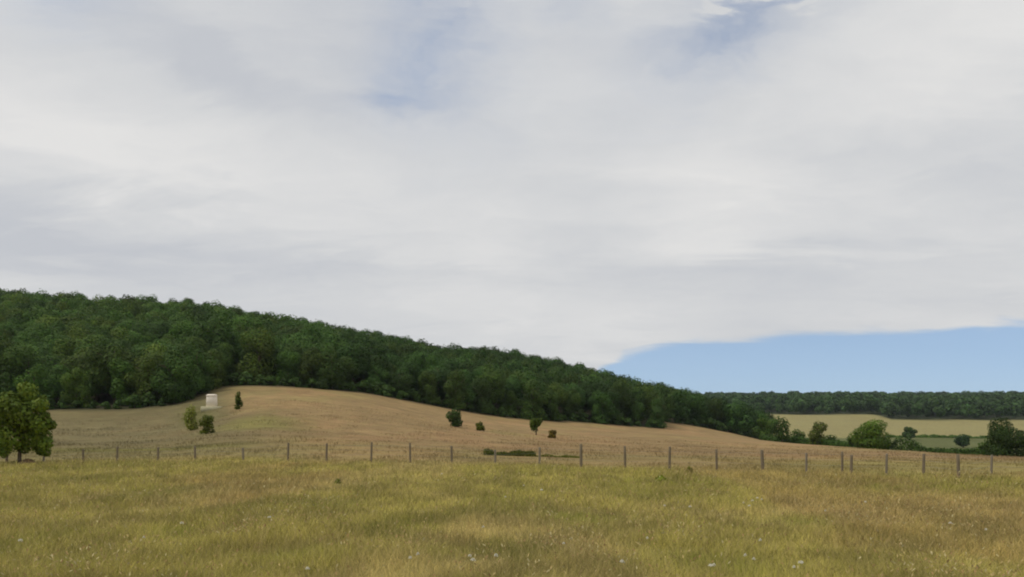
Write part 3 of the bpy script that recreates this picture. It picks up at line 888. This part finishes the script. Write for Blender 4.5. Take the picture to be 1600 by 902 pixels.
# brighter and greyer parts of the sheet
bright = total([(blob(150, 210, 260, 75, -6), 0.45), (blob(1080, 290, 220, 60), 0.28), (blob(1120, 405, 70, 45), 0.35), (blob(1500, 70, 220, 110, 25), 0.30),
                (blob(560, 330, 260, 60, -8), 0.22), (blob(850, 520, 200, 45), 0.1),
                (blob(270, 60, 260, 45, -25), -0.28), (blob(130, 370, 260, 60), -0.35), (blob(560, 110, 150, 80), -0.3), (blob(1300, 250, 130, 50), -0.25),
                (blob(1300, 430, 320, 40), -0.25), (blob(300, 420, 340, 30), -0.18), (blob(900, 350, 120, 70), -0.2)])
tone = M2(nt, 'ADD', M2(nt, 'ADD', M2(nt, 'MULTIPLY', M2(nt, 'SUBTRACT', nA.outputs[0], 0.5), 1.1), M2(nt, 'MULTIPLY', M2(nt, 'SUBTRACT', nB.outputs[0], 0.5), 0.55)), M2(nt, 'ADD', bright, 0.5))
nE = N(nt, 'ShaderNodeTexNoise', {'Vector': N(nt, 'ShaderNodeMapping', {'Vector': ae.outputs[0], 'Scale': (0.07, 0.22, 1), 'Rotation': (0, 0, -0.12)}).outputs[0], 'Scale': 1.0, 'Detail': 7.0, 'Roughness': 0.6})
tone = M2(nt, 'ADD', tone, M2(nt, 'MULTIPLY', M2(nt, 'SUBTRACT', nE.outputs[0], 0.5), 1.0))
ramp = N(nt, 'ShaderNodeValToRGB', {'Fac': tone})
e = ramp.color_ramp.elements
CLOUD_LV = 1.0
e[0].position = 0.0; e[0].color = (0.55, 0.57, 0.608, 1)
e[1].position = 1.0; e[1].color = (0.77, 0.765, 0.755, 1)
x_ = ramp.color_ramp.elements.new(0.45); x_.color = (0.65, 0.66, 0.672, 1)
cl = N(nt, 'ShaderNodeVectorMath', {0: ramp.outputs[0]}, operation='SCALE'); cl.inputs['Scale'].default_value = 7.4 * CLOUD_LV
# thin places where blue shows through
thin = total([(blob(690, 50, 110, 110, 20), 0.95), (blob(610, 150, 45, 40, 20), 0.5), (blob(1170, 20, 150, 60, 15), 0.85), (blob(1110, 90, 130, 45, 15), 0.5), (blob(100, -40, 90, 60, -20), 0.5), (blob(900, 0, 60, 50), 0.4)])
wisps = total([(blob(1130, 12, 48, 8), 1.3), (blob(1200, 8, 30, 6), 1.1), (blob(1260, 28, 45, 9, 12), 0.8)])
nD = N(nt, 'ShaderNodeTexNoise', {'Vector': N(nt, 'ShaderNodeMapping', {'Vector': ae.outputs[0], 'Scale': (0.11, 0.20, 1), 'Rotation': (0, 0, 0.25)}).outputs[0], 'Scale': 1.0, 'Detail': 6.0, 'Roughness': 0.62})
broken = M2(nt, 'MULTIPLY_ADD', nD.outputs[0], 2.6, -0.5)
tn = M2(nt, 'MULTIPLY', M2(nt, 'SUBTRACT', thin, wisps), broken)
tn.use_clamp = True
# the clear gap low on the right: its upper edge as elevation over azimuth
azr = N(nt, 'ShaderNodeMapRange', {'Value': az, 'From Min': 0.0, 'From Max': 60.0})
er = N(nt, 'ShaderNodeValToRGB', {'Fac': azr.outputs[0]}); r_ = er.color_ramp
r_.elements[0].position = 3.0 / 60; r_.elements[0].color = (0, 0, 0, 1)
r_.elements[1].position = 1.0; r_.elements[1].color = (0.0,) * 3 + (1,)
for a, v in [(5.6, 3.2), (7.2, 4.15), (9.5, 4.6), (12.2, 4.9), (16.1, 5.1), (21.7, 5.25), (30, 5.35), (42, 5.0)]:
    q_ = r_.elements.new(a / 60); q_.color = (v / 10,) * 3 + (1,)
edge = M2(nt, 'MULTIPLY', er.outputs[0], 10.0)
soft = M2(nt, 'SUBTRACT', M2(nt, 'ADD', el, M2(nt, 'MULTIPLY', M2(nt, 'SUBTRACT', nB.outputs[0], 0.5), 1.6)), edge)
gap = N(nt, 'ShaderNodeMapRange', {'Value': soft, 'From Min': -0.28, 'From Max': 0.34, 'To Min': 1.0, 'To Max': 0.0}, interpolation_type='SMOOTHSTEP')
clear = M2(nt, 'MAXIMUM', M2(nt, 'MULTIPLY', gap.outputs[0], 0.9), M2(nt, 'MULTIPLY', tn, 0.54)); clear.use_clamp = True
mix = N(nt, 'ShaderNodeMix', data_type='RGBA')
nt.links.new(clear.outputs[0], mix.inputs[0]); nt.links.new(cl.outputs[0], mix.inputs[6]); nt.links.new(sky.outputs[0], mix.inputs[7])
bg = N(nt, 'ShaderNodeBackground', {'Color': mix.outputs[2], 'Strength': 0.135})
nt.links.new(bg.outputs[0], out.inputs[0])

sun = bpy.data.lights.new('sun', 'SUN'); sun.energy = 1.9; sun.angle = math.radians(12); sun.color = (1.0, 0.95, 0.87)
so = bpy.data.objects.new('sun', sun); COL.objects.link(so)
dirv = (math.sin(SUN_AZ) * math.cos(SUN_EL), math.cos(SUN_AZ) * math.cos(SUN_EL), math.sin(SUN_EL))
from mathutils import Vector
so.rotation_euler = Vector(dirv).to_track_quat('Z', 'Y').to_euler()
so.location = (0, 0, 80)

vs = sc.view_settings
vs.view_transform = 'Standard'; vs.look = 'None'; vs.exposure = 0.0; vs.gamma = 1.0; vs.use_curve_mapping = False
sc.cycles.pixel_filter_type = 'BLACKMAN_HARRIS'; sc.cycles.filter_width = 2.0
sc.cycles.max_bounces = 6; sc.cycles.diffuse_bounces = 3; sc.cycles.transmission_bounces = 4; sc.cycles.transparent_max_bounces = 8

# ------------------------------------------------------------------ the air
m, nt, out = new_mat('haze_air')
pv = N(nt, 'ShaderNodeVolumePrincipled', {'Color': (0.80, 0.88, 1.0, 1), 'Density': 0.00005, 'Anisotropy': 0.2})
nt.links.new(pv.outputs[0], out.inputs['Volume'])
hb = 7000
hz_v = np.array([(x, y, z) for z in (-40, 160) for x, y in ((-hb, -hb), (hb, -hb), (hb, hb), (-hb, hb))], float)
hz = mesh_obj('haze', np_mesh('haze', hz_v, np.array([[3, 2, 1, 0], [4, 5, 6, 7], [0, 1, 5, 4], [1, 2, 6, 5], [2, 3, 7, 6], [3, 0, 4, 7]]), m))
tag(hz, kind='stuff')
sc.cycles.volume_bounces = 0
